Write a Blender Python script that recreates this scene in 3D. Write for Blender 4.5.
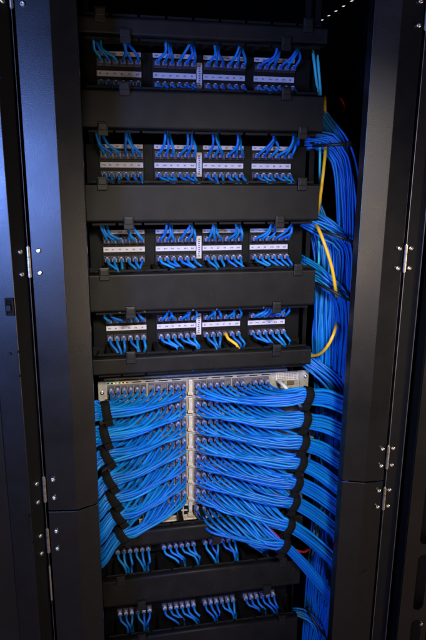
import bpy, bmesh, math, random
import numpy as np
from mathutils import Vector, Matrix

for _o in list(bpy.data.objects):
    bpy.data.objects.remove(_o)
S = bpy.context.scene
COL = S.collection
random.seed(7)
RNG = random.Random(11)

# ------------------------------------------------------------------ camera
F_PX, PITCH, YAW, ROLL = 599.8, .25056, .18971, .00849
CAM = np.array([-.2147, -1.3153, 1.6175])
def _axes():
    cy, sy, cp, sp = math.cos(YAW), math.sin(YAW), math.cos(PITCH), math.sin(PITCH)
    fw = np.array([sy*cp, cy*cp, -sp]); ri = np.array([cy, -sy, 0.]); up = np.cross(ri, fw)
    c, s = math.cos(ROLL), math.sin(ROLL)
    return c*ri+s*up, -s*ri+c*up, fw
RI, UP, FW = _axes()
def at(x, y, Y):
    """photo pixel (426x640) -> world point on the vertical plane at depth Y"""
    d = RI*(x-213)/F_PX + UP*(320-y)/F_PX + FW
    return CAM + d*((Y-CAM[1])/d[1])
cd = bpy.data.cameras.new('camera'); cam = bpy.data.objects.new('camera', cd); COL.objects.link(cam)
cam.matrix_world = Matrix([[RI[i], UP[i], -FW[i], CAM[i]] for i in range(3)] + [[0, 0, 0, 1]])
cd.sensor_fit = 'VERTICAL'; cd.sensor_height = 36; cd.sensor_width = 36
cd.lens = F_PX/640*36; cd.clip_start = .02; cd.clip_end = 60
S.camera = cam

# ------------------------------------------------------------------ world and lamps
w = bpy.data.worlds.new('World'); S.world = w; w.use_nodes = True
w.node_tree.nodes['Background'].inputs[0].default_value = (.5, .6, 1, 1)
w.node_tree.nodes['Background'].inputs[1].default_value = .004
def area(name, loc, tgt, size, power, col, size_y=None):
    l = bpy.data.lights.new(name, 'AREA'); l.energy = power; l.color = col
    l.spread = math.radians(80 if name.startswith('cool') else 150); l.shape = 'RECTANGLE'; l.size = size; l.size_y = size_y or size
    o = bpy.data.objects.new(name, l); COL.objects.link(o); o.location = loc
    o.rotation_euler = (Vector(tgt)-Vector(loc)).to_track_quat('-Z', 'Y').to_euler()
    return o
# cool lamp of the room, front left; warm lamp over the photographer's shoulder
area('cool_room_lamp', (-1.55, -2.5, 1.50), (-.2, 0, 1.45), .50, 14, (.18, .33, 1), .45)
area('added_chamfer_fill', (-.45, -3.0, 1.15), (.1, -.5, .45), .4, 9, (1, .80, .62), .9)  # added fill, lights the right door's chamfer and the floor
area('warm_side_lamp', (2.6, -1.75, .80), (-.25, -.2, 1.0), .8, 17, (1, .78, .58), 1.0)
sl = bpy.data.lights.new('warm_spot_lamp', 'SPOT'); sl.energy = 140; sl.color = (1, .90, .76)
sl.spot_size = math.radians(43); sl.spot_blend = 1; sl.shadow_soft_size = .11
so = bpy.data.objects.new('warm_spot_lamp', sl); COL.objects.link(so); so.location = (.0, -1.52, 1.98)
so.rotation_euler = (Vector((.06, 0, 1.12))-Vector(so.location)).to_track_quat('-Z', 'Y').to_euler()

vs = S.view_settings
vs.view_transform = 'Standard'; vs.look = 'None'; vs.exposure = 0; vs.gamma = 1; vs.use_curve_mapping = False
S.render.engine = 'CYCLES'
S.cycles.max_bounces = 8

# ------------------------------------------------------------------ materials
MATS = {}
def mat(name, col, rough=.5, metal=0., spec=.5, noise=0., scale=60., bump=0., bscale=400., coat=0., rnd=0., emit=None, trans=0., wear=0., sheen=0.):
    if name in MATS: return MATS[name]
    m = bpy.data.materials.new(name); m.use_nodes = True
    nt = m.node_tree; b = nt.nodes['Principled BSDF']; L = nt.links.new
    b.inputs['Roughness'].default_value = rough; b.inputs['Metallic'].default_value = metal
    b.inputs['Specular IOR Level'].default_value = spec
    b.inputs['Coat Weight'].default_value = coat
    b.inputs['Sheen Weight'].default_value = sheen
    b.inputs['Transmission Weight'].default_value = trans
    tc = nt.nodes.new('ShaderNodeTexCoord')
    c = (*col, 1)
    src = None
    if noise or rnd or wear:
        rgb = nt.nodes.new('ShaderNodeRGB'); rgb.outputs[0].default_value = c; src = rgb.outputs[0]
        if rnd:
            oi = nt.nodes.new('ShaderNodeObjectInfo')
            mr = nt.nodes.new('ShaderNodeMapRange'); mr.inputs['To Min'].default_value = 1-rnd; mr.inputs['To Max'].default_value = 1+rnd
            L(oi.outputs['Random'], mr.inputs['Value'])
            hs = nt.nodes.new('ShaderNodeHueSaturation'); L(src, hs.inputs['Color']); L(mr.outputs[0], hs.inputs['Value'])
            mh = nt.nodes.new('ShaderNodeMapRange'); mh.inputs['To Min'].default_value = .5-rnd*.07; mh.inputs['To Max'].default_value = .5+rnd*.07
            mm = nt.nodes.new('ShaderNodeMath'); mm.operation = 'FRACT'
            ml = nt.nodes.new('ShaderNodeMath'); ml.operation = 'MULTIPLY'; ml.inputs[1].default_value = 7.31
            L(oi.outputs['Random'], ml.inputs[0]); L(ml.outputs[0], mm.inputs[0]); L(mm.outputs[0], mh.inputs['Value']); L(mh.outputs[0], hs.inputs['Hue'])
            src = hs.outputs[0]
        if noise:
            nz = nt.nodes.new('ShaderNodeTexNoise'); nz.inputs['Scale'].default_value = scale; nz.inputs['Detail'].default_value = 5
            L(tc.outputs['Object'], nz.inputs['Vector'])
            mr = nt.nodes.new('ShaderNodeMapRange'); mr.inputs['From Min'].default_value = .3; mr.inputs['From Max'].default_value = .7
            mr.inputs['To Min'].default_value = 1-noise; mr.inputs['To Max'].default_value = 1+noise
            L(nz.outputs['Fac'], mr.inputs['Value'])
            hs = nt.nodes.new('ShaderNodeHueSaturation'); L(src, hs.inputs['Color']); L(mr.outputs[0], hs.inputs['Value'])
            src = hs.outputs[0]
            r2 = nt.nodes.new('ShaderNodeMapRange'); r2.inputs['From Min'].default_value = .3; r2.inputs['From Max'].default_value = .7
            r2.inputs['To Min'].default_value = max(0, rough-.05); r2.inputs['To Max'].default_value = min(1, rough+.05)
            n2 = nt.nodes.new('ShaderNodeTexNoise'); n2.inputs['Scale'].default_value = 9; n2.inputs['Detail'].default_value = 6
            L(tc.outputs['Object'], n2.inputs['Vector']); L(n2.outputs['Fac'], r2.inputs['Value']); L(r2.outputs[0], b.inputs['Roughness'])
        if wear:   # pale dust specks and faint scuffs with a shape of their own
            n3 = nt.nodes.new('ShaderNodeTexNoise'); n3.inputs['Scale'].default_value = 130; n3.inputs['Detail'].default_value = 3
            mp = nt.nodes.new('ShaderNodeMapping'); mp.inputs['Scale'].default_value = (1, 1, .35)
            L(tc.outputs['Object'], mp.inputs[0]); L(mp.outputs[0], n3.inputs['Vector'])
            r3 = nt.nodes.new('ShaderNodeMapRange'); r3.inputs['From Min'].default_value = .66; r3.inputs['From Max'].default_value = .76
            r3.inputs['To Max'].default_value = wear; L(n3.outputs['Fac'], r3.inputs['Value'])
            mx = nt.nodes.new('ShaderNodeMixRGB'); L(r3.outputs[0], mx.inputs[0]); L(src, mx.inputs[1]); mx.inputs[2].default_value = (.25, .24, .23, 1)
            src = mx.outputs[0]
        L(src, b.inputs['Base Color'])
    else:
        b.inputs['Base Color'].default_value = c
    if bump:
        nb = nt.nodes.new('ShaderNodeTexNoise'); nb.inputs['Scale'].default_value = bscale; nb.inputs['Detail'].default_value = 3
        L(tc.outputs['Object'], nb.inputs['Vector'])
        bp = nt.nodes.new('ShaderNodeBump'); bp.inputs['Strength'].default_value = bump; bp.inputs['Distance'].default_value = .0006
        L(nb.outputs['Fac'], bp.inputs['Height']); L(bp.outputs[0], b.inputs['Normal'])
    if emit:
        b.inputs['Emission Color'].default_value = (*emit[0], 1); b.inputs['Emission Strength'].default_value = emit[1]
    MATS[name] = m
    return m
M_DOOR = mat('black_powder_coat', (.0065, .0062, .0062), .29, noise=.12, scale=45, bump=.22, bscale=700, wear=.012, spec=.5)
M_DUCT = mat('black_plastic_cover', (.0080, .0078, .0080), .5, spec=.22, noise=.25, scale=30, bump=.2, bscale=900, wear=.03)
M_FING = mat('black_duct_plastic', (.005, .005, .0055), .55, spec=.18, noise=.15)
M_PANEL = mat('black_panel_steel', (.004, .004, .0045), .55, spec=.15, noise=.2, bump=.2)
M_RACK = mat('black_rack_steel', (.003, .003, .0035), .6, noise=.2, spec=.2)
M_DARK = mat('black_recess', (.002, .002, .002), .8, spec=.2)
M_CLIP = mat('dark_grey_clip', (.009, .0092, .0096), .45, noise=.15, spec=.3)
M_STEEL = mat('zinc_steel', (.62, .60, .56), .32, metal=1, noise=.15, scale=200)
M_PIN = mat('hinge_steel', (.55, .50, .42), .38, metal=1, noise=.25, scale=150)
M_BLUE = mat('blue_cable_jacket', (.002, .150, .54), .42, rnd=.18, noise=.06, scale=90, spec=.32, bump=.15, bscale=500)
M_BLUEP = mat('blue_cable_boot', (.008, .11, .55), .45, rnd=.12)
M_PLUG = mat('clear_plug', (.16, .17, .32), .22, rnd=.2, spec=.6)
M_GOLDPIN = mat('plug_contacts', (.7, .62, .42), .35, metal=1)
M_YEL = mat('yellow_cable_jacket', (.85, .50, .02), .4, noise=.1)
M_CYAN = mat('turquoise_cable_jacket', (.05, .52, .58), .4, noise=.1)
M_RED = mat('red_cable_jacket', (.62, .015, .02), .4, noise=.1)
M_WHT = mat('white_cable_jacket', (.72, .72, .66), .45, noise=.1)
M_GRN = mat('grey_green_cable_jacket', (.10, .24, .17), .5, noise=.1)
M_LABEL = mat('label_paper', (.52, .50, .60), .6, noise=.08, scale=120)
M_INK = mat('label_print', (.10, .10, .16), .7)
M_JACK = mat('jack_plastic', (.022, .022, .034), .4, rnd=.2)
M_CHAS = mat('switch_metal', (.66, .60, .51), .45, metal=.2, noise=.18, scale=90, bump=.1)
M_CARD = mat('card_faceplate', (.42, .40, .36), .48, metal=.2, noise=.18, scale=90)
M_PORT = mat('port_housing', (.17, .16, .19), .4, noise=.1)
M_VELCRO = mat('black_velcro', (.004, .004, .0045), .9, noise=.35, scale=260, bump=.8, bscale=900, spec=.2)
M_TIE = mat('black_cable_tie', (.008, .008, .009), .5)
M_EDGE = mat('edge_highlight', (.20, .19, .18), .35, metal=.8, noise=.3, scale=40)  # pale colour standing for light caught on thin edges
M_FLOOR = mat('beige_floor_tile', (.52, .42, .31), .5, noise=.2, scale=20)

# ------------------------------------------------------------------ mesh helpers
class MB:
    def __init__(s): s.v = []; s.f = []; s.sm = False
    def box(s, c, d):
        n = len(s.v); x, y, z = c; a, b, e = d[0]/2, d[1]/2, d[2]/2
        for sx in (-1, 1):
            for sy in (-1, 1):
                for sz in (-1, 1): s.v.append((x+sx*a, y+sy*b, z+sz*e))
        s.f += [tuple(n+i for i in q) for q in ((0, 1, 3, 2), (4, 6, 7, 5), (0, 4, 5, 1), (2, 3, 7, 6), (0, 2, 6, 4), (1, 5, 7, 3))]
        return s
    def cyl(s, c, r, h, axis='y', n=12, r2=None):
        k = len(s.v); r2 = r if r2 is None else r2
        for e, rr in ((-h/2, r), (h/2, r2)):
            for i in range(n):
                a = 2*math.pi*i/n; u, v = rr*math.cos(a), rr*math.sin(a)
                s.v.append({'x': (c[0]+e, c[1]+u, c[2]+v), 'y': (c[0]+u, c[1]+e, c[2]+v), 'z': (c[0]+u, c[1]+v, c[2]+e)}[axis])
        for i in range(n): s.f.append((k+i, k+(i+1) % n, k+n+(i+1) % n, k+n+i))
        s.f.append(tuple(k+i for i in range(n))); s.f.append(tuple(k+n+i for i in range(n)))
        return s
    def extrude_profile(s, prof, thick, z0, z1):
        """open profile in xy, given thickness, extruded in z"""
        P = [Vector(p) for p in prof]; off = []
        for i, p in enumerate(P):
            d = []
            if i: d.append((P[i]-P[i-1]).normalized())
            if i < len(P)-1: d.append((P[i+1]-P[i]).normalized())
            t = sum(d, Vector((0, 0))).normalized(); nrm = Vector((-t.y, t.x))
            k = 1/max(.4, nrm.dot(Vector((-d[0].y, d[0].x))))
            off.append(p+nrm*thick*k)
        n = len(P); base = len(s.v)
        for z in (z0, z1):
            for p in P: s.v.append((p.x, p.y, z))
            for p in off: s.v.append((p.x, p.y, z))
        A = lambda i, o, t: base+t*2*n+o*n+i
        for i in range(n-1):
            s.f += [(A(i, 0, 0), A(i+1, 0, 0), A(i+1, 0, 1), A(i, 0, 1)), (A(i, 1, 0), A(i, 1, 1), A(i+1, 1, 1), A(i+1, 1, 0)),
                    (A(i, 0, 0), A(i, 1, 0), A(i+1, 1, 0), A(i+1, 0, 0)), (A(i, 0, 1), A(i+1, 0, 1), A(i+1, 1, 1), A(i, 1, 1))]
        for i in (0, n-1): s.f.append((A(i, 0, 0), A(i, 0, 1), A(i, 1, 1), A(i, 1, 0)))
        return s
    def tube(s, pts, r, n=8, closed=False):
        P = [Vector(p) for p in pts]; m = len(P); k = len(s.v)
        t0 = (P[1]-P[0]).normalized(); up = Vector((0, 0, 1)) if abs(t0.z) < .9 else Vector((1, 0, 0))
        nr = (up-t0*up.dot(t0)).normalized(); s.sm = True
        for i in range(m):
            if closed: t = (P[(i+1) % m]-P[i-1]).normalized()
            else: t = (P[min(i+1, m-1)]-P[max(i-1, 0)]).normalized()
            nr = (nr-t*nr.dot(t)).normalized(); bn = t.cross(nr)
            for j in range(n):
                a = 2*math.pi*j/n; s.v.append(tuple(P[i]+(nr*math.cos(a)+bn*math.sin(a))*r))
        for i in range(m if closed else m-1):
            for j in range(n):
                i2 = (i+1) % m
                s.f.append((k+i*n+j, k+i*n+(j+1) % n, k+i2*n+(j+1) % n, k+i2*n+j))
        if not closed:
            s.f.append(tuple(k+j for j in reversed(range(n)))); s.f.append(tuple(k+(m-1)*n+j for j in range(n)))
        return s
    def mesh(s, name, material, bevel=0., seg=2, org=(0, 0, 0)):
        me = bpy.data.meshes.new(name)
        me.from_pydata([(a[0]-org[0], a[1]-org[1], a[2]-org[2]) for a in s.v], [], s.f)
        bm = bmesh.new(); bm.from_mesh(me)
        bmesh.ops.recalc_face_normals(bm, faces=bm.faces)
        if bevel: bmesh.ops.bevel(bm, geom=list(bm.edges), offset=bevel, segments=seg, affect='EDGES', profile=.6, clamp_overlap=True)
        bm.to_mesh(me); bm.free()
        if s.sm:
            for p in me.polygons: p.use_smooth = True
        me.materials.append(material)
        return me
def plate2d(name, outer, holes, thick, material):
    """flat plate in local xy with real holes"""
    cu = bpy.data.curves.new(name, 'CURVE'); cu.dimensions = '2D'; cu.fill_mode = 'BOTH'; cu.extrude = thick/2
    for poly in [outer]+holes:
        sp = cu.splines.new('POLY'); sp.points.add(len(poly)-1); sp.use_cyclic_u = True
        for p, c in zip(sp.points, poly): p.co = (c[0], c[1], 0, 1)
    o = bpy.data.objects.new(name, cu); COL.objects.link(o)
    dg = bpy.context.evaluated_depsgraph_get(); dg.update()
    me = bpy.data.meshes.new_from_object(o.evaluated_get(dg))
    bpy.data.objects.remove(o); bpy.data.curves.remove(cu)
    me.name = name; me.materials.clear(); me.materials.append(material)
    return me
def thing(name, label, cat, loc, group=None):
    o = bpy.data.objects.new(name, None); COL.objects.link(o); o.location = loc; o.empty_display_size = .02
    o['label'] = label; o['category'] = cat
    if group: o['group'] = group
    return o
def wloc(o):
    v = Vector(o.location); p = o.parent
    while p: v += Vector(p.location); p = p.parent
    return v
def put(name, me, parent, loc, rot=None, label=None):
    o = bpy.data.objects.new(name, me); COL.objects.link(o)
    if parent is not None:
        o.parent = parent; o.location = Vector(loc)-wloc(parent)
    else: o.location = loc
    if rot is not None: o.rotation_euler = rot
    if label: o['label'] = label
    return o
def solo(name, me, loc, label, cat, group=None):
    o = put(name, me, None, loc); o['label'] = label; o['category'] = cat
    if group: o['group'] = group
    return o
def spline(pts, step=.012):
    """Catmull-Rom through pts, resampled"""
    P = [Vector(p) for p in pts]; P = [P[0]*2-P[1]]+P+[P[-1]*2-P[-2]]; out = []
    for i in range(1, len(P)-2):
        a, b, c, d = P[i-1:i+3]; n = max(2, int((c-b).length/step))
        for k in range(n):
            t = k/n
            out.append(.5*((2*b)+(c-a)*t+(2*a-5*b+4*c-d)*t*t+(3*b-a-3*c+d)*t**3))
    out.append(P[-2]); return out
ORD = ['first', 'second', 'third', 'fourth', 'fifth', 'sixth', 'seventh', 'eighth']

# ------------------------------------------------------------------ setting: floor
fl = put('floor', MB().box((0, 0, -.05), (4, 4, .1)).mesh('floor', M_FLOOR), None, (0, -.5, 0)); fl['kind'] = 'structure'

# ------------------------------------------------------------------ rack frame
ROOF = 2.0
rack = thing('equipment_rack', 'black steel equipment rack frame holding the patch panels', 'rack', (0, .3, 0))
def rail(x, w):
    holes = []
    z = .12
    while z < 1.93:
        for dz in (.0064, .0223, .0381):
            holes.append([(-.0048, z+dz-.0048), (.0048, z+dz-.0048), (.0048, z+dz+.0048), (-.0048, z+dz+.0048)])
        z += .04445
    me = plate2d('mounting_rail', [(-w/2, 0.0), (w/2, 0.0), (w/2, 1.94), (-w/2, 1.94)], holes, .0025, M_PANEL)
    return put('mounting_rail', me, rack, (x, .0045, .05), (math.pi/2, 0, 0))
rail(-.2335, .034); rail(.2475, .034)
# uprights behind the rails, left, right; base and back
put('upright', MB().box((0, 0, 0), (.004, .09, 1.94)).mesh('upright', M_RACK), rack, (-.2525, .055, 1.02))
put('upright', MB().box((0, 0, 0), (.004, .09, 1.94)).mesh('upright', M_RACK), rack, (.2665, .055, 1.02))
put('base', MB().box((0, 0, 0), (.96, .88, .05)).mesh('base', M_RACK, .002), rack, (.01, .26, .025))
put('back_panel', MB().box((0, 0, 0), (.946, .006, 1.948)).mesh('back_panel', M_RACK), rack, (.0105, .693, 1.0242))
put('side_panel', MB().box((0, 0, 0), (.006, .868, 1.948)).mesh('side_panel', M_RACK), rack, (-.466, .262, 1.0242))
put('side_panel', MB().box((0, 0, 0), (.006, .868, 1.948)).mesh('side_panel', M_RACK), rack, (.487, .262, 1.0242))
holes = []
for i in range(9):
    cx, cy = .397-.0, .16+i*.049
    holes.append([(cx-.0032, cy-.0065), (cx+.0032, cy-.0065), (cx+.0032, cy+.0065), (cx-.0032, cy+.0065)])
put('roof_panel', plate2d('roof_panel', [(-.47, -.175), (.49, -.175), (.49, .70), (-.47, .70)], holes, .0006, M_RACK), rack, (0, 0, ROOF))
put('lacing_bar', MB().box((0, 0, 0), (.10, .012, .02)).mesh('lacing_bar', M_RACK, .002), rack, (.33, .14, 1.70))
# ceiling lamp of the room that shows through the row of roof holes
lampo = thing('ceiling_light', 'bright ceiling light seen through the small holes in the rack roof', 'ceiling light', (1.12, 2.25, 2.45))
put('housing', MB().box((0, 0, 0), (.44, 1.3, .05)).mesh('housing', M_CHAS, .004), lampo, (1.12, 2.25, 2.48))
put('diffuser', MB().box((0, 0, 0), (.42, 1.28, .006)).mesh('diffuser', mat('lamp_diffuser', (.8, .8, .8), .5, emit=((.8, .9, 1), 1.0))), lampo, (1.12, 2.25, 2.4515))

# ------------------------------------------------------------------ cabinet doors
SEAM = .965
def lathe_y(prof, n=14):
    m = MB()
    for r, y in prof:
        for j in range(n): t = 2*math.pi*j/n; m.v.append((r*math.cos(t), y, r*math.sin(t)))
    for i in range(len(prof)-1):
        for j in range(n): m.f.append((i*n+j, i*n+(j+1) % n, (i+1)*n+(j+1) % n, (i+1)*n+j))
    m.f.append(tuple((len(prof)-1)*n+j for j in range(n))); m.f.append(tuple(range(n)))
    return m
screw_me = lathe_y([(.0045, .0016), (.0045, -.0004), (.0040, -.0016), (.0028, -.0021), (.0017, -.0021), (.0015, .0004)]).mesh('screw', M_STEEL)
def screw(parent, p, rotz=0.): put('screw', screw_me, parent, p, (0, 0, rotz))
def hinge_mesh():
    m = MB()
    for k in range(3): m.cyl((0, 0, (k-1)*.0178), .0034, .0170, 'z', 12)
    m.cyl((0, 0, 0), .0020, .056, 'z', 8)
    return m.mesh('knuckle', M_PIN)
HK = hinge_mesh()
leafL = MB().box((0, 0, 0), (.016, .0016, .052)).mesh('leaf', M_RACK)
def hinge(parent, x, y, z, side, s_door, s_frame, rd, rf):
    """s_door / s_frame: screw centres on the door and on the frame side (x, y)"""
    h = put('hinge', HK, parent, (x, y, z), label='three-knuckle steel hinge')
    for dz in (-.0195, .0195):
        for (sx, sy), rr in ((s_door, rd), (s_frame, rf)):
            screw(parent, (sx, sy, z+dz), rr)
# left pair of doors ; outside -> fold -> inside
Lh, Lf, Li = (-.3345, -.2362), (-.2760, -.2440), (-.2352, -.2250)
Rh, Rf, Ri = (.3720, -.2400), (.3262, -.2400), (.2812, -.2245)
LM = thing('cable_manager', 'black steel vertical cable channel with post, latch and two doors, left of the rack', 'cable manager', (-.33, -.22, 0), 'vertical cable channels beside the rack')
RM = thing('cable_manager', 'black steel vertical cable channel with two doors covering the blue trunk, right of the rack', 'cable manager', (.35, -.22, 0), 'vertical cable channels beside the rack')
def door(side, z0, z1, label, hz):
    h, f, i = (Lh, Lf, Li) if side < 0 else (Rh, Rf, Ri)
    sx = 1 if side < 0 else -1
    prof = [(h[0]+.004*sx, h[1]+.028), (h[0]+.004*sx, h[1]+.0), f, i, (i[0]+.001*sx, i[1]+.022)]
    if side > 0: prof = prof[::-1]
    o3 = ((h[0]+i[0])/2, h[1], z0)
    me = MB().extrude_profile(prof, .0016, z0, z1).mesh('door', M_DOOR, .0012, 2, o3)
    d = put('door', me, LM if side < 0 else RM, o3, label=label)
    ang = math.atan2(f[1]-h[1], f[0]-h[0]) if side < 0 else 0
    for z in hz:
        if side < 0:
            sd = (h[0]+.0165, h[1]-.0022-.0018); sf = (h[0]-.0125, h[1]-.014)
            hinge(d, h[0]-.0005, h[1]-.002, z, side, sd, sf, ang, math.radians(52))
        else:
            sd = (h[0]-.0135, h[1]-.0028); sf = (h[0]+.0105, h[1]-.0028)
            hinge(d, h[0]-.0, h[1]-.003, z, side, sd, sf, 0, 0)
    return d
LU = door(-1, SEAM+.0016, 1.985, 'upper black steel door with chamfered inner edge, left of the patch panels', (1.0140, 1.4540, 1.8830))
LL = door(-1, .056, SEAM-.0016, 'lower black steel door with bright hinge rod, left of the rack', (.9020, .50))
RU = door(1, SEAM+.0016, 1.985, 'upper black steel door right of the vertical blue cable trunk', (1.0220, 1.4470, 1.8830))
RL = door(1, .056, SEAM-.0016, 'lower black steel door at right, below the horizontal seam', (.9240, .50))
put('hinge_glint_rod', MB().cyl((0, 0, 0), .0022, .080, 'z', 10).mesh('hinge_glint_rod', M_STEEL), LL, (Lh[0]-.001, Lh[1]-.003, .806))  # short bright piece, set where the hinge rod catches the light
put('hinge_glint_rod', MB().cyl((0, 0, 0), .0008, 1.93, 'z', 8).mesh('hinge_glint_rod', M_EDGE), RM, (Rh[0]+.0012, Rh[1]-.0022, 1.02))  # thin pale line added as the highlight along the right hinge edge
put('hinge_glint_rod', MB().cyl((0, 0, 0), .0006, 1.93, 'z', 8).mesh('hinge_glint_rod', M_EDGE), LM, (Lh[0]-.0008, Lh[1]-.0018, 1.02))  # thinner line added as the left hinge edge's highlight
put('dent', MB().cyl((0, 0, 0), .0038, .0014, 'y', 12).mesh('dent', M_CLIP), RL, (.3445, -.2416, .742))

# left frame post: front face, oblique return face, recessed strip further left
lp = LM
z0, z1 = .05, 1.99
put('return_face', MB().extrude_profile([(-.3590, -.2660), (-.3400, -.2360), (-.3400, -.205)], .0016, z0, z1).mesh('return_face', M_RACK, .0005, 1), lp, (0, 0, 0))
put('front_face', MB().extrude_profile([(-.3985, -.2600), (-.3595, -.2668)], .0016, z0, z1).mesh('front_face', M_DOOR, .0006, 1), lp, (0, 0, 0))
put('step_face', MB().extrude_profile([(-.50, -.249), (-.4010, -.249), (-.3988, -.2595)], .0016, z0, z1).mesh('step_face', M_DOOR, .0006, 1), lp, (0, 0, 0))
def on_post(px, py):     # a photo point on the post's tilted front
    p = at(px, py, -.262); y = -.2600-(p[0]+.3985)/.0390*.0068
    p = at(px, py, y-.003); return p
c = on_post(9.5, 307)
fr = plate2d('latch_frame', [(-.0075, -.0155), (.0075, -.0155), (.0075, .0155), (-.0075, .0155)], [[(-.0050, -.0130), (.0050, -.0130), (.0050, .0130), (-.0050, .0130)]], .003, M_FING)
la = put('latch', fr, lp, c, (math.pi/2, 0, -.3))
put('latch_slot', MB().box((0, 0, 0), (.0098, .0008, .0258)).mesh('latch_slot', M_DARK), la, (c[0]+.0004, c[1]+.0012, c[2]), (-math.pi/2+math.pi/2, 0, 0)).rotation_euler = (-math.pi/2, 0, 0)
put('latch_button', MB().box((0, 0, 0), (.0086, .011, .004)).mesh('latch_button', M_CLIP, .0012), la, (c[0], c[1]-.001, c[2]+.0055)).rotation_euler = (0, 0, 0)
for px, py, rr, m in ((9, 354, .0034, M_CLIP), (18.5, 352, .0018, M_DARK), (20, 376, .0018, M_DARK), (29, 516, .0020, M_DARK), (33, 543, .0020, M_DARK), (46, 637, .0020, M_DARK), (1, 78, .0022, M_DARK)):
    p = on_post(px, py)
    put('rivet' if m is M_CLIP else 'dark_hole_disc', MB().cyl((0, 0, 0), rr, .003, 'y', 12).mesh('rivet', m), lp, (p[0], p[1]+.0005, p[2]), (0, 0, -.3))  # near-black discs stand for the shade inside open holes

# right frame post and the slotted door beyond it
rp = RM
put('post_face', MB().extrude_profile([(.3745, -.212), (.3745, -.2400), (.4010, -.2400), (.4040, -.2445), (.4046, -.2445), (.4046, -.205)], .0014, .05, 1.99).mesh('post_face', M_RACK, .0005, 1), rp, (0, 0, 0))
put('edge_highlight_strip', MB().box((0, 0, 0), (.0016, .0016, 1.93)).mesh('edge_highlight_strip', M_EDGE, .0004, 1), rp, (.4056, -.2452, 1.02))  # pale strip added as the highlight on the post's step edge
sd = thing('neighbouring_cabinet', 'black steel cabinet with long rounded slots in its door, at the far right edge', 'cabinet', (.55, -.21, 0))
def rslot(cx, cz, w, h, n=5):
    r = w/2; pts = []
    for k in range(n+1): a = math.pi*k/n; pts.append((cx+r*math.cos(a), cz+h/2-r+r*math.sin(a)))
    for k in range(n+1): a = math.pi+math.pi*k/n; pts.append((cx+r*math.cos(a), cz-h/2+r+r*math.sin(a)))
    return pts
hs = []
for cx in (.488, .528, .568):
    z = .16
    while z < 1.85:
        hs.append(rslot(cx, z, .026, .150)); z += .176
me = plate2d('slotted_panel', [(.4425, .056), (.64, .056), (.64, 1.985), (.4425, 1.985)], hs, .002, M_DOOR)
put('slotted_door', me, sd, (0, -.232, 0), (math.pi/2, 0, 0))
put('door_edge', MB().box((0, 0, 0), (.002, .030, 1.929)).mesh('door_edge', M_PANEL, .0004, 1), sd, (.4412, -.2160, 1.0205))
put('backing', MB().box((0, 0, 0), (.19, .002, 1.92)).mesh('backing', M_RACK), sd, (.545, -.195, 1.02))
for px, py in ((421, 624),):
    p = at(px, py, -.234); screw(sd, (p[0], p[1]-.0005, p[2]))

# ------------------------------------------------------------------ cable ducts (horizontal managers)
DX, DW = .0055, .482
def duct(zc, h, label, clips, y=-.09):
    d = thing('cable_duct', label, 'cable duct', (DX, 0, zc-h/2), 'horizontal cable ducts between the panels')
    # cover: front plate with rolled top and bottom lips
    n = 5; pr = []
    r = .006
    pr.append((y+.020, -h/2)); 
    for k in range(n): a = math.pi/2*k/(n-1); pr.append((y+r-r*math.sin(a), -h/2+r-r*math.cos(a)))
    for k in range(n): a = math.pi/2*k/(n-1); pr.append((y+r-r*math.cos(a), h/2-r+r*math.sin(a)))
    pr.append((y+.020, h/2))
    m = MB(); k0 = len(pr)
    t = .0022
    inner = [(p[0]+t if y < p[0]+.019 else p[0], p[1]*(1-2*t/h)) for p in pr]
    for x in (-DW/2, DW/2):
        for p in pr: m.v.append((x, p[0], p[1]))
        for p in inner: m.v.append((x, p[0], p[1]))
    for i in range(k0-1):
        m.f += [(i, i+1, 2*k0+i+1, 2*k0+i), (k0+i, 3*k0+i, 3*k0+i+1, k0+i+1), (i, k0+i, k0+i+1, i+1), (2*k0+i, 2*k0+i+1, 3*k0+i+1, 3*k0+i)]
    for i in (0, k0-1): m.f.append((i, 2*k0+i, 3*k0+i, k0+i))
    c = put('cover', m.mesh('cover', M_DUCT), d, (DX, 0, zc))
    for p in c.data.polygons: p.use_smooth = abs(p.normal.x) < .5 and abs(p.normal.y) < .98
    put('back_plate', MB().box((0, 0, 0), (DW, .003, h*.96)).mesh('back_plate', M_FING), d, (DX, -.0025, zc))
    # fingers: a neck reaching forward from the back plate, with a wide head
    fm = MB().box((0, -.038, 0), (.010, .072, .003)).box((0, -.0745, 0), (.0475, .0035, .0052)).mesh('finger', M_FING, .0007, 1)
    for s_ in (1, -1):
        for k in range(9):
            put('finger', fm, d, (DX-.2080+.052*k, -.004, zc+s_*(h/2+.0035)))
    for k in range(2):   # end straps between cover and back plate
        put('end_bracket', MB().box((0, 0, 0), (.004, .066, h*.6)).mesh('end_bracket', M_FING), d, (DX+(k*2-1)*(DW/2-.012), -.037, zc))
    cm = MB().box((0, -.002, 0), (.0200, .0060, .0260)).box((0, -.006, .004), (.0165, .003, .013)).mesh('latch_clip', M_CLIP, .0015, 2)
    for px, s_ in clips:
        x = at(px, 320-(zc-1.35)*450, y)[0]
        # refine the column at this height
        for _ in range(3):
            lo = np.dot(np.array([x, y, zc])-CAM, RI)/np.dot(np.array([x, y, zc])-CAM, FW)*F_PX+213
            x += (px-lo)*.0021
        put('latch_clip', cm, d, (x, y-.0020, zc+s_*(h/2)), (0, 0, 0))
    return d
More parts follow.
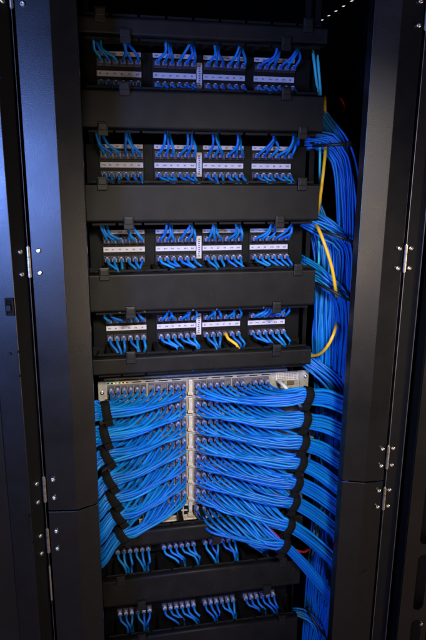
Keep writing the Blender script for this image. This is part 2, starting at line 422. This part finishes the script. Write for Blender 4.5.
DUCTS = [(1.869, .034, [(100, 1), (125, -1), (286, -1), (307, 1)], 'slim black cable duct above the topmost patch panel'),
         (1.7225, .074, [(125, 1), (102, -1), (285, 1), (303, -1)], 'black cable duct between topmost and second patch panels'),
         (1.5450, .077, [(103, 1), (128, -1), (301, 1), (280, -1)], 'black cable duct between second and third patch panels'),
         (1.3630, .082, [(105, 1), (130, -1), (297, 1), (277, -1)], 'black cable duct between third and fourth patch panels'),
         (1.2045, .040, [(131, 1), (276, 1)], 'slim black cable duct directly above the network switch'),
         (.7830, .040, [(216, -1)], 'slim black cable duct directly below the network switch'),
         (.6430, .074, [(121, 1), (141, -1), (282, 1), (267, -1)], 'black cable duct between the two lowest patch panels'),
         (.4720, .080, [(142, 1), (281, 1)], 'black cable duct at the bottom edge, under the lowest patch panel')]
for zc, h, cl, lb in DUCTS: duct(zc, h, lb, cl)

# ------------------------------------------------------------------ patch panels
MODX = [-.1605, -.0478, .0560, .1638]; MODW = .0890; JP = .01475
ROWS = [(1.797, 'topmost patch panel'), (1.6190, 'second patch panel from the top'), (1.4420, 'third patch panel from the top'),
        (1.2660, 'fourth patch panel from the top'), (.7270, 'patch panel just under the switch'), (.5490, 'lowest patch panel')]
def jack_mesh():
    m = MB()
    w, h, t, d = .0138, .0150, .0016, .007
    m.box((-w/2+t/2, -d/2, 0), (t, d, h)).box((w/2-t/2, -d/2, 0), (t, d, h)).box((0, -d/2, h/2-t/2), (w-2*t, d, t)).box((0, -d/2, -h/2+t/2), (w-2*t, d, t))
    m.box((0, -.001, 0), (w-2*t, .002, h-2*t))
    return m.mesh('jack', M_JACK)
JACK = jack_mesh()
def plug_mesh():
    m = MB()
    m.box((0, -.006, 0), (.0102, .013, .0078)); m.box((0, -.0125, .0052), (.0050, .009, .0016)); m.box((0, -.0080, .0046), (.0040, .004, .0020))
    return m.mesh('plug', M_PLUG, .0007, 1)
PLUG = plug_mesh()
def boot_mesh(material):
    m = MB(); n = 10
    secs = [(-.0120, .0050, .0040), (-.0150, .0052, .0044), (-.0190, .0040, .0040), (-.0235, .0033, .0033), (-.0265, .0031, .0031)]
    for y, a, b in secs:
        for j in range(n):
            t = 2*math.pi*j/n; m.v.append((a*math.cos(t), y, b*math.sin(t)))
    for i in range(len(secs)-1):
        for j in range(n): m.f.append((i*n+j, i*n+(j+1) % n, (i+1)*n+(j+1) % n, (i+1)*n+j))
    m.f += [tuple(range(n)), tuple((len(secs)-1)*n+j for j in range(n))]
    m.sm = True
    return m.mesh('boot', material)
def bare_plug_mesh():
    m = MB()
    m.box((0, -.0085, 0), (.0108, .019, .0080)); m.box((0, -.0190, -.0002), (.0072, .0030, .0066))
    return m.mesh('plug', M_PLUG, .0008, 1)
BARE = bare_plug_mesh()
TAB = MB().box((0, -.0150, .0056), (.0046, .0085, .0017)).mesh('latch_tab', mat('plug_latch', (.48, .50, .72), .18, rnd=.25, spec=.7), .0005, 1)
BOOT = None; BOOTY = boot_mesh(M_YEL)
strip_me = MB().box((0, 0, 0), (MODW, .0016, .0108)).mesh('label_strip', M_LABEL, .0004, 1)
strip2_me = MB().box((0, 0, 0), (MODW, .0016, .0085)).mesh('upper_label_strip', M_LABEL, .0004, 1)
def marks(seed):
    r = random.Random(seed); m = MB()
    for k in range(6):
        x = (k-2.5)*JP
        for q in range(r.choice((2, 2, 3))):
            m.box((x-.0028+q*.0025+r.uniform(-.0003, .0003), 0, r.uniform(-.0004, .0004)), (.0016, .0003, r.uniform(.0022, .0034)))
    return m.mesh('printed_number', M_INK)
def tagmarks(seed):
    r = random.Random(seed); m = MB()
    for k in range(9): m.box((r.uniform(-.0006, .0006), 0, -.019+k*.0046), (r.uniform(.003, .0046), .0003, .0024))
    return m.mesh('printed_text', M_INK)
MODN = ['first', 'second', 'third', 'fourth']
CABLES_P = 0
def patch_cable(pts, org, label, r=.00285, material=None, boot=None, nsides=8, name='patch_cable', group=None, plug=True, plugrot=None, cat='cable', step=.011):
    material = material or M_BLUE
    path = spline(pts, step)
    me = MB().tube(path, r, nsides).mesh('cable_jacket', material, 0, 1, org)
    if not plug: return solo(name, me, org, label, cat, group)
    o = thing(name, label, cat, org, group); put('jacket', me, o, org)
    if plug:
        if boot: put('plug', PLUG, o, org, plugrot); put('boot', boot, o, org, plugrot)
        else: put('plug', BARE, o, org, plugrot); put('latch_tab', TAB, o, org, plugrot)
    return o
UPX = [(-.022, -.010), (.003, .006), (-.002, .004), (.018, .018)]     # where each triple of cables gathers, relative to its middle
LOX = [(.010, .006), (.030, .028), (.010, .016), (.032, .020)]
for ri, (z, rn) in enumerate(ROWS):
    pp = thing('patch_bay', ['topmost black patch panel, its lower cables hidden behind the duct', 'second black patch panel from the top with white label strips',
               'third black patch panel from the top with white label strips', 'black patch panel with one yellow cable, just above the switch',
               'black patch panel just under the network switch', 'lowest black patch panel, at the bottom of the photo'][ri], 'patch panel', (DX, 0, z-.044), 'patch panels of the rack')
    put('faceplate', MB().box((0, 0, 0), (.478, .004, .086)).mesh('faceplate', M_PANEL, .0008, 1), pp, (DX, .0, z))
    for m_ in range(4):
        put('module_frame', MB().box((0, 0, 0), (.0945, .003, .070)).mesh('module_frame', M_FING, .0008, 1), pp, (MODX[m_], -.0034, z-.002))
        if ri < 4:
            s_ = put('label_strip', strip_me, pp, (MODX[m_], -.0062, z)); put('printed_number', marks(ri*10+m_), s_, (MODX[m_], -.0072, z))
            s_ = put('upper_label_strip', strip2_me, pp, (MODX[m_], -.0062, z+.0375)); put('printed_number', marks(ri*10+m_+100), s_, (MODX[m_], -.0072, z+.0375))
        for up in (1, 0):
            if up and ri >= 4: continue
            for k in range(6):
                x = MODX[m_]+(k-2.5)*JP; zj = z+(.0205 if up else -.0205)
                put('jack', JACK, pp, (x, -.0048, zj))
                g = k//3; R = random.Random(ri*1000+m_*100+up*50+k)
                gx = MODX[m_]+(g-.5)*3*JP+(UPX if up else LOX)[m_][g]*(1.0 if ri else 1.0)+(((k % 3)-1)*.0052)+R.uniform(-.002, .002)
                y0 = -.0075
                sg = 1 if up else -1
                zt = z+sg*(.066 if up else .072)
                jx = R.uniform(-.006, .006)
                ye = -.040+((k*7) % 3-1)*.010
                pts = [(x, y0-.014, zj), (x, y0-.024, zj), (x+.10*(gx-x)+jx*.3, y0-.032-R.uniform(0, .004), zj+sg*.0060), (x+.68*(gx-x)+jx, y0-.038-R.uniform(0, .006), zj+sg*.0165),
                       (gx*.95+x*.05, ye-.004, zj+sg*.033), (gx, ye, zt), (gx+.006*R.uniform(-1, 1)+.012, -.045, zt+sg*.016), (gx+.03, -.045, zt+sg*.024)]
                yel = (ri == 3 and m_ == 2 and k == 3 and not up)
                lb = ('yellow patch cable in a lower jack of the patch panel above the switch' if yel else
                      'blue patch cable, %s %s jack of %s block, %s' % (ORD[k], 'upper' if up else 'lower', MODN[m_], rn))
                patch_cable(pts, (x, y0, zj), lb, .0034 if yel else .0028, M_YEL if yel else None, BOOTY if yel else None, group='short cables plugged into the patch panels')
    if ri < 4:
        t = put('centre_tag', MB().box((0, 0, 0), (.0115, .0016, .050)).mesh('centre_tag', M_LABEL, .0004, 1), pp, (.0035, -.0062, z+.002), label='white upright paper tag between two jack blocks')
        put('printed_text', tagmarks(ri), t, (.0035, -.0072, z+.002))

# ------------------------------------------------------------------ network switch
CZ1, SP, NS = 1.1400, .0457, 8
CXL, CXR, CXB = -.2235, .2630, -.0165
sw = thing('network_switch', 'large modular network switch with eight cards full of blue cables', 'network switch', ((CXL+CXR)/2, .2, CZ1-NS*SP))
put('chassis_body', MB().box((0, 0, 0), (CXR-CXL-.044, .36, NS*SP+.004)).mesh('chassis_body', M_CARD, .002, 1), sw, (DX, .189, CZ1-NS*SP/2))
port_me = MB().box((-.0068, -.004, 0), (.0012, .008, .030)).box((.0068, -.004, 0), (.0012, .008, .030)).box((0, -.004, .0144), (.0124, .008, .0012)).box((0, -.004, -.0144), (.0124, .008, .0012)).box((0, -.004, 0), (.0124, .008, .0020)).box((0, -.0005, 0), (.0124, .001, .0276)).mesh('port_pair', M_PORT)
COLP = .0148
def colx(half, c): return CXB+half*(.0165+COLP*(c+.0)+(.004 if c >= 6 else 0))
vent_me = MB().box((0, 0, 0), (.020, .0016, .0030)).mesh('vent_slot', M_DARK)
for i in range(NS):
    zc = CZ1-SP*(i+.5)
    card = put('line_card', MB().box((0, 0, 0), (CXR-CXL-.004, .004, SP-.0022)).mesh('line_card', M_CARD, .0007, 1), sw, ((CXL+CXR)/2, 0.003, zc))
    put('centre_bar', MB().box((0, 0, 0), (.0088, .012, SP-.008)).box((0, -.0025, -SP/2+.008), (.0128, .012, .0060)).mesh('centre_bar', M_CHAS, .0010, 2), card, (CXB, -.0055, zc))
    put('card_rim', MB().box((0, 0, 0), (CXR-CXL-.06, .005, .0022)).mesh('card_rim', M_CHAS, .0005, 1), card, ((CXL+CXR)/2-.02, -.0017, zc+SP/2-.0022))
    nl = 12; nr = 12 if i else 12
    for half in (-1, 1):
        for c_ in range(nl):
            x = colx(half, c_)
            if i == 7 and half < 0: continue
            put('port_pair', port_me, card, (x, .0008, zc-.0020))
        if i in (0, 7):
            for k in range(6): put('vent_slot', vent_me, card, (CXB+half*(.032+k*.0305), -.0005, zc+SP/2-.0050))
# open grille at the bottom card
zc = CZ1-SP*7.5
for k in range(8):
    put('grille_bar', MB().box((0, 0, 0), (.0030, .010, SP*.72)).mesh('grille_bar', M_CHAS, .0006, 1), sw, (CXB-.018-k*.014, -.004, zc-.002))
for dz in (-.018, -.004, .011): put('grille_rail', MB().box((0, 0, 0), (.122, .008, .0030)).mesh('grille_rail', M_CHAS, .0006, 1), sw, (CXB-.068, -.0035, zc+dz))
put('bottom_lip', MB().box((0, 0, 0), (.30, .018, .0040)).mesh('bottom_lip', M_CHAS, .0008, 1), sw, (CXB+.02, -.008, CZ1-NS*SP-.0005))
# upper right control module with vents, upper left strip with small lights, ears
cm = put('control_module', plate2d('control_module', [(-.0285, -.010), (.0285, -.010), (.0285, .010), (-.0285, .010)],
     [[(a-.0012, b-.0012), (a+.0012, b-.0012), (a+.0012, b+.0012), (a-.0012, b+.0012)] for a in [-.024+.0042*k for k in range(12)] for b in (-.0058, -.0016, .0026, .0064)], .003, M_CHAS), sw, (.2205, -.0025, CZ1-.0125), (math.pi/2, 0, 0))
for k in range(2): put('module_port', MB().box((0, 0, 0), (.018, .004, .009)).mesh('module_port', mat('brass_shell', (.35, .28, .16), .4, metal=.7), .0006, 1), sw, (.205+k*.026, -.002, CZ1-.0300))
for k, cl in enumerate(((.1, .3, .9), (.1, .8, .3), (.9, .75, .2), (.2, .7, .8), (.95, .8, .2), (.9, .6, .15))):
    put('status_light', MB().box((0, 0, 0), (.0038, .002, .0028)).mesh('status_light', mat('led_%d' % k, cl, .4, emit=(cl, .35))), sw, (CXL+.014+k*.0085, -.0010, CZ1-.0055))
for x, z in ((CXL+.004, CZ1-.026), (CXR+.004, CZ1-.014), (CXR+.003, CZ1-.105), (CXR+.002, CZ1-.200)):
    screw(sw, (x, -.0052, z))
put('mounting_ear', MB().box((0, 0, 0), (.022, .0036, NS*SP)).mesh('mounting_ear', M_CARD, .0008, 1), sw, (CXR+.002, -.0012+.0005, CZ1-NS*SP/2))
put('mounting_ear', MB().box((0, 0, 0), (.014, .0036, NS*SP)).mesh('mounting_ear', M_CARD, .0008, 1), sw, (CXL+.002, -.0007, CZ1-NS*SP/2))

# bundles of cables leaving the switch
CR = .0030
def packing(n, a, b):
    s = 2*CR*1.04; pts = []
    for j in range(-8, 9):
        for i in range(-8, 9):
            x = (i+.5*(j % 2))*s; y = j*s*.866
            pts.append(((x/b)**2+(y/a)**2, x, y))
    pts.sort(); return [(x, y) for _, x, y in pts[:n]]
L_ST = [(105, 411), (104, 435), (106, 455), (109, 480), (113, 498), (118, 515), (122, 534)]
L_EX = [(90, 413), (90, 440), (91, 466), (93, 494), (96, 515), (98, 536), (101, 560)]
R_ST = [(307, 396), (304.5, 420), (302.5, 443), (300, 463), (296, 483), (293, 502), (288, 525), (283, 544)]
R_EX = [(349, 405), (347, 432), (345, 463), (343, 488), (341, 508), (339, 531), (337, 560), (333, 595)]
BN = ['topmost', 'second', 'third', 'fourth', 'fifth', 'sixth', 'seventh', 'lowest']
rest = {}
def lerp(a, b, t): return a+(b-a)*t
def strap(cpt, tan, a, b, wd, label, tail):
    """velcro band: elliptical loop round a bundle, width along its run"""
    t = Vector(tan).normalized(); fwd = Vector((0, -1, 0)); fwd = (fwd-t*fwd.dot(t)).normalized(); up = t.cross(fwd)
    if up.z < 0: up = -up
    m = MB(); n = 26; rr = random.Random(int(cpt[2]*1e4))
    for e, (wa, ex) in enumerate(((-.5, 0), (.5, 0), (.5, .0016), (-.5, .0016))):
        for j in range(n):
            an = 2*math.pi*j/n; sn, cs = math.sin(an), math.cos(an); sq = lambda v: math.copysign(abs(v)**.72, v)
            q = up*(a+ex)*sq(sn)+fwd*(b+ex)*sq(cs)+t*wd*wa+t*.0010*math.sin(an*3+1)
            m.v.append(tuple(q))
    for e in range(4):
        for j in range(n): m.f.append((e*n+j, e*n+(j+1) % n, ((e+1) % 4)*n+(j+1) % n, ((e+1) % 4)*n+j))
    m.sm = True
    o = solo('cable_strap', m.mesh('cable_strap', M_VELCRO), cpt, label, 'cable strap', 'black hook-and-loop straps round the bundles')
    # loose end hanging down over the front
    k = MB(); prev = None
    for j in range(6):
        f = j/5; q = -up*(a*.70+tail*f)+fwd*(b*.90+.0022-.004*f*f)-t*wd*(.10*f)
        for sgn in (-.46, .46):
            k.v.append(tuple(q+t*wd*sgn)); k.v.append(tuple(q+t*wd*sgn+fwd*.0018))
        if j: 
            b0 = (j-1)*4; k.f += [(b0, b0+2, b0+6, b0+4), (b0+1, b0+5, b0+7, b0+3), (b0, b0+4, b0+5, b0+1), (b0+2, b0+3, b0+7, b0+6)]
    k.f += [(0, 1, 3, 2), (20, 22, 23, 21)]
    put('strap_end', k.mesh('strap_end', M_VELCRO), o, cpt)
def bundle(half, i, n_ind):
    zc = CZ1-SP*(i+.5)
    st = (L_ST if half < 0 else R_ST)[i]; ex = (L_EX if half < 0 else R_EX)[i]
    ys = -.105; ye = -.115 if half < 0 else -.098
    if half > 0 and i == 7: ys, ye = -.128, -.105
    ps = at(st[0], st[1], ys); pe = at(ex[0], ex[1]+(5 if half > 0 else 0), ye)
    tin = np.array([half*1., -.15, -.10 if half > 0 else -.30]); tin /= np.linalg.norm(tin)
    tout = (pe-ps)/np.linalg.norm(pe-ps); tan = tin+tout; tan /= np.linalg.norm(tan)
    a, b = .0175, .0165
    pk = packing(24, a, b)
    pk.sort(key=lambda p: p[1]-.35*p[0])                  # low and front first
    side = 'left' if half < 0 else 'right'
    # beyond the strap: run past the door edge, then down inside the side channel
    if half < 0:
        pd = pe+np.array([-.050, .045, -.055]); pf = pd+np.array([-.012, .035, -.14])
    else:
        pd = pe+np.array([.012, .030, -.065-.0*i]); pf = pd+np.array([-.014, .02, -.16])
    order = []
    for c_ in range(11, -1, -1):
        for r_ in (0, 1): order.append((11-c_, r_))         # c counted from the centre bar: far from strap first
    rr = random.Random(i*7+(half > 0)*100)
    idx = list(range(24))
    for q in range(24):                                     # loosen the order a little
        j = min(23, max(0, q+rr.randint(-3, 3))); idx[q], idx[j] = idx[j], idx[q]
    lab = ('blue cable in the %s bundle running %s from the network switch' % (BN[i] if not (half < 0 and i == 6) else 'lowest', side))
    grp = 'cables of the %s %s bundle at the switch' % (BN[i] if not (half < 0 and i == 6) else 'lowest', side)
    for q, (c_, r_) in enumerate(order):
        if half > 0 and i == 7 and c_ >= 9: continue
        x = colx(half, c_); zp = zc-.0020+(.0066 if r_ == 0 else -.0078)
        w_, v_ = pk[idx[q]]
        up = np.array([0, 0, 1.]); fr = np.array([0, -1., 0])
        off = lambda s, sh=1.: (up*v_*s+fr*w_*s*sh)
        # distance left to the strap
        D = abs(ps[0]-x)
        P0 = np.array([x, -.006, zp]); y_out = -.034-rr.uniform(0, .004)
        pts = [P0+np.array([0, -.016, 0]), np.array([x, y_out, zp-.0005])]
        if half > 0 and i == 7: pts.append(np.array([x+half*.006, -.070, zp+.004])); pts.append(np.array([x+half*.018, -.104, zp+.003]))
        # gathering run: parallel to the card while drifting to the bundle
        zs0 = zc-.0065
        def bc(t):    # bundle centre line from the centre bar (t=0) to the strap (t=1)
            sag = -(.004 if half < 0 else max(.0015, .007-.0016*i))*math.sin(math.pi*min(1, t))
            return np.array([lerp(CXB+half*.03, ps[0], t), lerp(-.052 if not (half > 0 and i == 7) else -.098, ys, t**.8), lerp(zs0, ps[2], t**(1.1 if half < 0 else 1.12))+sag+.005*(1-t)])
        t0 = (x-(CXB+half*.03))/(ps[0]-(CXB+half*.03))
        t0 = max(0., min(.97, t0))
        wob = rr.uniform(-1, 1)
        span = abs(ps[0]-(CXB+half*.03))
        ds = [d_ for d_ in ((.050, .08, .115, .155, .19) if half > 0 and i == 7 else (.016, .042, .075, .115, .155, .19)) if d_ < D-.022]
        for d_ in ds:
            t = t0+d_/span; g = min(1, d_/.052); g = g*g*(3-2*g)
            tgt = bc(t)+off(.50+.50*min(1, t*1.25))+np.array([0, rr.uniform(-.002, .001), rr.uniform(-.0022, .0022)+.0015*wob*math.sin(t*7)])
            near = np.array([x+half*d_*.75, y_out-.010-(d_*.16 if not (half > 0 and i == 7) else .068), zp-.0035-d_*(.10 if not (half > 0 and i == 7) else 0.0)])
            pts.append(near*(1-g)+tgt*g)
        pts.append(ps-tan*.012+off(.98)); pts.append(ps+tan*.012+off(.98))
        j1 = np.array([rr.uniform(-.003, .003) for _ in range(3)])
        pts.append(lerp(ps, pe, .5)+np.array([0, 0, .010 if half > 0 else .004])+off(1.08)+j1)
        pts.append(pe+off(1.12)+j1); pts.append(pd+off(1.1)+j1*1.5); pts.append(pf+off(1.1)+j1*2)
        if q % 6 == 5 and q > 5 and len(rest) >= 0 and (q in (11, 17, 23)) and False: pass
        if idx[q] in n_ind:
            patch_cable(pts, tuple(P0), lab, CR, group=grp, name='network_cable', step=.012)
        else:
            rest.setdefault(half, MB()).tube(spline(pts, .014), CR, 7)
    strap(ps, tan, a+CR*.62, b+CR*.78, .0185 if half > 0 else .018,
          'black strap round the %s %s bundle of switch cables' % (BN[i] if not (half < 0 and i == 6) else 'lowest', side), .016)
    return ps
# pack indices near the middle of a bundle are the ones the photo hides
_pk = packing(24, .0175, .0165); _pk.sort(key=lambda p: p[1]-.35*p[0])
_in = sorted(range(24), key=lambda k: -_pk[k][0]*-1)[:4]
_in = sorted(range(24), key=lambda k: _pk[k][0])[:4]       # the four deepest, away from the viewer
IND = set(range(24))-set(_in)
for i in range(7): bundle(-1, i, IND)
for i in range(8): bundle(1, i, IND)
for half, m in rest.items():
    o = put('hidden_cables', m.mesh('hidden_cables', M_BLUE), None, (0, 0, 0)); o['kind'] = 'stuff'
    o['label'] = 'blue cables at the back of the %s switch bundles' % ('left' if half < 0 else 'right'); o['category'] = 'cables'

# ------------------------------------------------------------------ vertical trunk at the right
def W(*p): return [at(*q) for q in p]
def trunk(spec, n, rad, label, group, seed, r=.0027, flat=1.25, r2=None):
    rr = random.Random(seed); base = W(*spec)
    s = 2*r*1.12; pk = []
    for j in range(-9, 10):
        for i in range(-9, 10): x, y = (i+.5*(j % 2))*s, j*s*.866; pk.append(((x/flat)**2+(y*flat)**2, x, y))
    pk.sort(); pk = pk[:n]
    for q in range(n):
        _, a, b = pk[q]; ph = rr.uniform(0, 6.28); tw = rr.uniform(-1.3, 1.3); pts = []
        for k, p in enumerate(base):
            f = k/(len(base)-1); an = tw*f; c, s_ = math.cos(an), math.sin(an)
            nx = base[min(k+1, len(base)-1)]-base[max(k-1, 0)]; nx = nx/np.linalg.norm(nx)
            e1 = np.array([nx[2], 0, -nx[0]]); e1 /= max(1e-6, np.linalg.norm(e1)); e2 = np.cross(nx, e1)
            if e2[1] > 0: e2 = -e2
            sc = (1.12+.10*math.sin(3*f+ph))
            pts.append(p+(e1*(a*c-b*s_)+e2*(a*s_+b*c))*sc+np.array([rr.uniform(-1, 1) for _ in range(3)])*.0040)
        patch_cable(pts, tuple(pts[0]), label, r, group=group, name='trunk_cable', plug=False, step=.02)
TY = .02
trunk([(296, 88, 0.048), (311, 102, 0.048), (326, 124, 0.038), (341, 148, TY), (350, 185, TY), (352, 235, TY), (348, 295, TY), (345, 350, TY), (342, 400, TY), (336, 470, .09), (326, 560, .09), (318, 640, TY), (313, 690, TY)],
      22, .02, 'blue cable of the vertical trunk, coming down from behind the topmost duct', 'trunk cables from the topmost duct', 1)
trunk([(296, 143, 0.018), (314, 141, 0.013), (329, 143, 0.003), (341, 160, -0.012), (346, 195, -0.022), (345, 250, -0.017), (338, 305, -0.007), (335, 350, -0.002), (334, 410, 0.018), (330, 480, 0.070), (322, 560, 0.018), (314, 640, 0.018), (309, 690, 0.018)],
      28, .02, 'blue cable entering the vertical trunk beside the second patch panel', 'trunk cables beside the second panel', 2)
trunk([(296, 214, 0.018), (313, 222, -0.002), (329, 231, -0.022), (344, 246, -0.030), (346, 285, -0.030), (342, 325, -0.022), (339, 370, -0.012), (338, 420, 0.070), (333, 480, 0.070), (322, 570, -0.002), (313, 650, -0.002), (309, 690, -0.002)],
      26, .02, 'blue cable entering the vertical trunk beside the third patch panel', 'trunk cables beside the third panel', 3)
trunk([(298, 262, 0.018), (314, 272, -0.012), (327, 282, -0.034), (341, 296, -0.040), (345, 325, -0.038), (342, 360, -0.032), (340, 400, -0.012), (336, 460, 0.070), (328, 550, 0.008)],
      20, .02, 'blue cable entering the vertical trunk beside the duct under the third panel', 'trunk cables under the third panel', 4)
trunk([(296, 190, .06), (312, 208, .05), (324, 250, 0.018), (323, 300, 0.003), (322, 340, -0.007), (323, 380, 0.003), (324, 430, 0.070), (322, 500, 0.070), (315, 580, 0.018), (309, 660, 0.018)],
      28, .02, 'blue cable running straight down the left side of the vertical trunk', 'cables on the left side of the trunk', 5)
trunk([(298, 350, 0.018), (312, 364, -0.012), (324, 374, -0.027), (336, 387, -0.034), (343, 410, -0.027), (341, 450, 0.070), (336, 500, 0.070)],
      20, .02, 'blue cable entering the vertical trunk level with the switch top', 'trunk cables level with the switch top', 6)
trunk([(326, 535, 0.070), (327, 560, -0.012), (324, 590, -0.027), (320, 620, -0.027), (316, 650, -0.027), (312, 690, -0.027)],
      26, .02, 'blue cable of the trunk at the bottom right, below the bundles', 'trunk cables below the bundles', 7)
trunk([(292, 612, -0.012), (302, 614, -0.022), (312, 622, -0.032), (318, 640, -0.032), (318, 670, -0.032)],
      8, .02, 'blue cable leaving the lowest patch panel toward the trunk', 'cables leaving the lowest panel', 8)

def loose(spec, mt, r, name, label):
    return patch_cable(W(*spec), tuple(W(spec[0])[0]), label, r, mt, name=name, plug=False, step=.014)
loose([(325, 96, .05), (325, 108, .03), (325.5, 124, .05), (325.5, 137, .05), (325.5, 150, -.02), (322.5, 180, -.04), (319.5, 203, -.04), (318, 214, .0), (318, 230, .04)], M_YEL, .0036, 'yellow_cable', 'yellow cable beside the second patch panel, left of the blue trunk')
loose([(315, 224, .0), (319, 230, -.06), (326, 248, -.078), (332, 268, -.083), (334.5, 282, -.083), (336, 292, -.07), (337, 301, -.0), (338, 320, .05)], M_YEL, .0038, 'yellow_cable', 'yellow cable curving over the blue trunk beside the third panel')
loose([(338, 308, .04), (337, 319, .0), (335.5, 328, -.072), (332.5, 337, -.088), (327, 347, -.082), (320, 354, -.05), (310, 356, -.01), (300, 354, .02)], M_YEL, .0036, 'yellow_cable', 'short yellow cable curving left over the trunk, above the switch')
loose([(311, 40, .03), (313, 52, .005), (315.5, 72, .0), (318, 93, .01), (319, 110, .04)], M_CYAN, .0033, 'turquoise_cable', 'left of two turquoise cables beside the topmost patch panel')
loose([(314, 40, .035), (317, 52, .008), (319, 72, .003), (320.5, 93, .012), (321, 110, .04)], M_CYAN, .0033, 'turquoise_cable', 'right of two turquoise cables beside the topmost patch panel')
loose([(319, 134, .03), (320, 145, .0), (320, 165, -.005), (320, 186, .0), (321, 205, .03)], M_CYAN, .0030, 'turquoise_cable', 'turquoise cable beside the second patch panel, left of yellow cable')
loose([(318, 230, .03), (319, 245, -.01), (319, 258, -.02), (318, 275, .0), (318, 290, .03)], M_CYAN, .0026, 'turquoise_cable', 'thin turquoise cable beside the third patch panel')
loose([(278, 381, -.006), (281, 383, -.03), (286, 388, -.055), (293, 397, -.06), (302, 408, -.05), (310, 430, -.02), (314, 452, -.02)], M_WHT, .0044, 'white_cable', 'white cable plugged into the right end of the top switch card')
loose([(316, 425, .0), (313, 437, -.01), (311, 447, -.01), (309, 462, .01)], M_WHT, .0034, 'white_cable', 'short white cable seen between two right bundles')
loose([(326, 395, .02), (321, 410, .0), (323, 428, .0), (318, 445, .0), (324, 470, .02)], M_CYAN, .0026, 'turquoise_cable', 'thin turquoise cable behind the right straps near the switch top')
loose([(330, 490, .02), (321, 510, -.02), (316, 525, -.03), (312, 540, -.02), (309, 555, .0)], M_GRN, .0032, 'green_cable', 'grey green cable between the two lowest right bundles')
loose([(334, 490, .02), (326, 508, -.02), (320, 525, -.03), (316, 542, -.02), (312, 556, .0)], M_GRN, .0030, 'green_cable', 'second grey green cable, nearer the right door, between lowest bundles')
loose([(262, 522, -.06), (270, 529, -.090), (278, 537, -.118), (285, 544, -.112), (294, 549, -.116), (302, 552, -.105), (308, 550, -.07), (312, 543, .0)], M_RED, .0029, 'red_cable', 'red cable passing under the lowest right strap')
# small red cap in the dark channel
loose([(340, 98, .17), (341, 99, .13), (343, 102, .12), (344.5, 106, .122), (344, 110, .15), (342, 112, .19)], M_RED, .0030, 'red_cable', 'small loop of red cable in the dark above the blue trunk')

# thin black ties round the trunk
def tie(spec, rx, ry, label, wd=.0065):
    (x0, y0, Y0), (x1, y1, Y1) = spec
    a, b = at(x0, y0, Y0), at(x1, y1, Y1); c = (a+b)/2; e = b-a; ra = np.linalg.norm(e)/2; e /= np.linalg.norm(e)
    dp = np.array([0, 1., 0]); ax = np.cross(e, dp); ax /= np.linalg.norm(ax)
    m = MB(); n = 30
    for wa, ex in ((-.5, 0), (.5, 0), (.5, .0018), (-.5, .0018)):
        for j in range(n):
            an = 2*math.pi*j/n; m.v.append(tuple(e*(ra+ex)*math.cos(an)+dp*(ry+ex)*math.sin(an)+ax*wd*wa))
    for q in range(4):
        for j in range(n): m.f.append((q*n+j, q*n+(j+1) % n, ((q+1) % 4)*n+(j+1) % n, ((q+1) % 4)*n+j))
    m.sm = True
    o = solo('cable_tie', m.mesh('cable_tie', M_TIE), tuple(c), label, 'cable tie', 'black ties round the vertical trunk')
    put('tie_head', MB().box((0, 0, 0), (.010, .007, .012)).mesh('tie_head', M_TIE, .001, 1), o, tuple(c-dp*(ry+.002)+e*ra*.25))
tie(((314, 146, -.01), (354, 144, -.01)), .04, .052, 'thin level black tie round the trunk beside the second panel')
tie(((316, 229, -.02), (359, 245, -.02)), .04, .062, 'slanting black tie round the trunk beside the third panel')
tie(((315, 282, -.025), (357, 304, -.025)), .04, .066, 'slanting black tie round the trunk above the fourth panel')
tie(((311, 577, -.03), (334, 602, -.03)), .04, .042, 'black tie round the trunk just below the lowest bundle')
tie(((308, 611, -.03), (330, 636, -.03)), .04, .042, 'lowest black tie round the trunk at the bottom right')
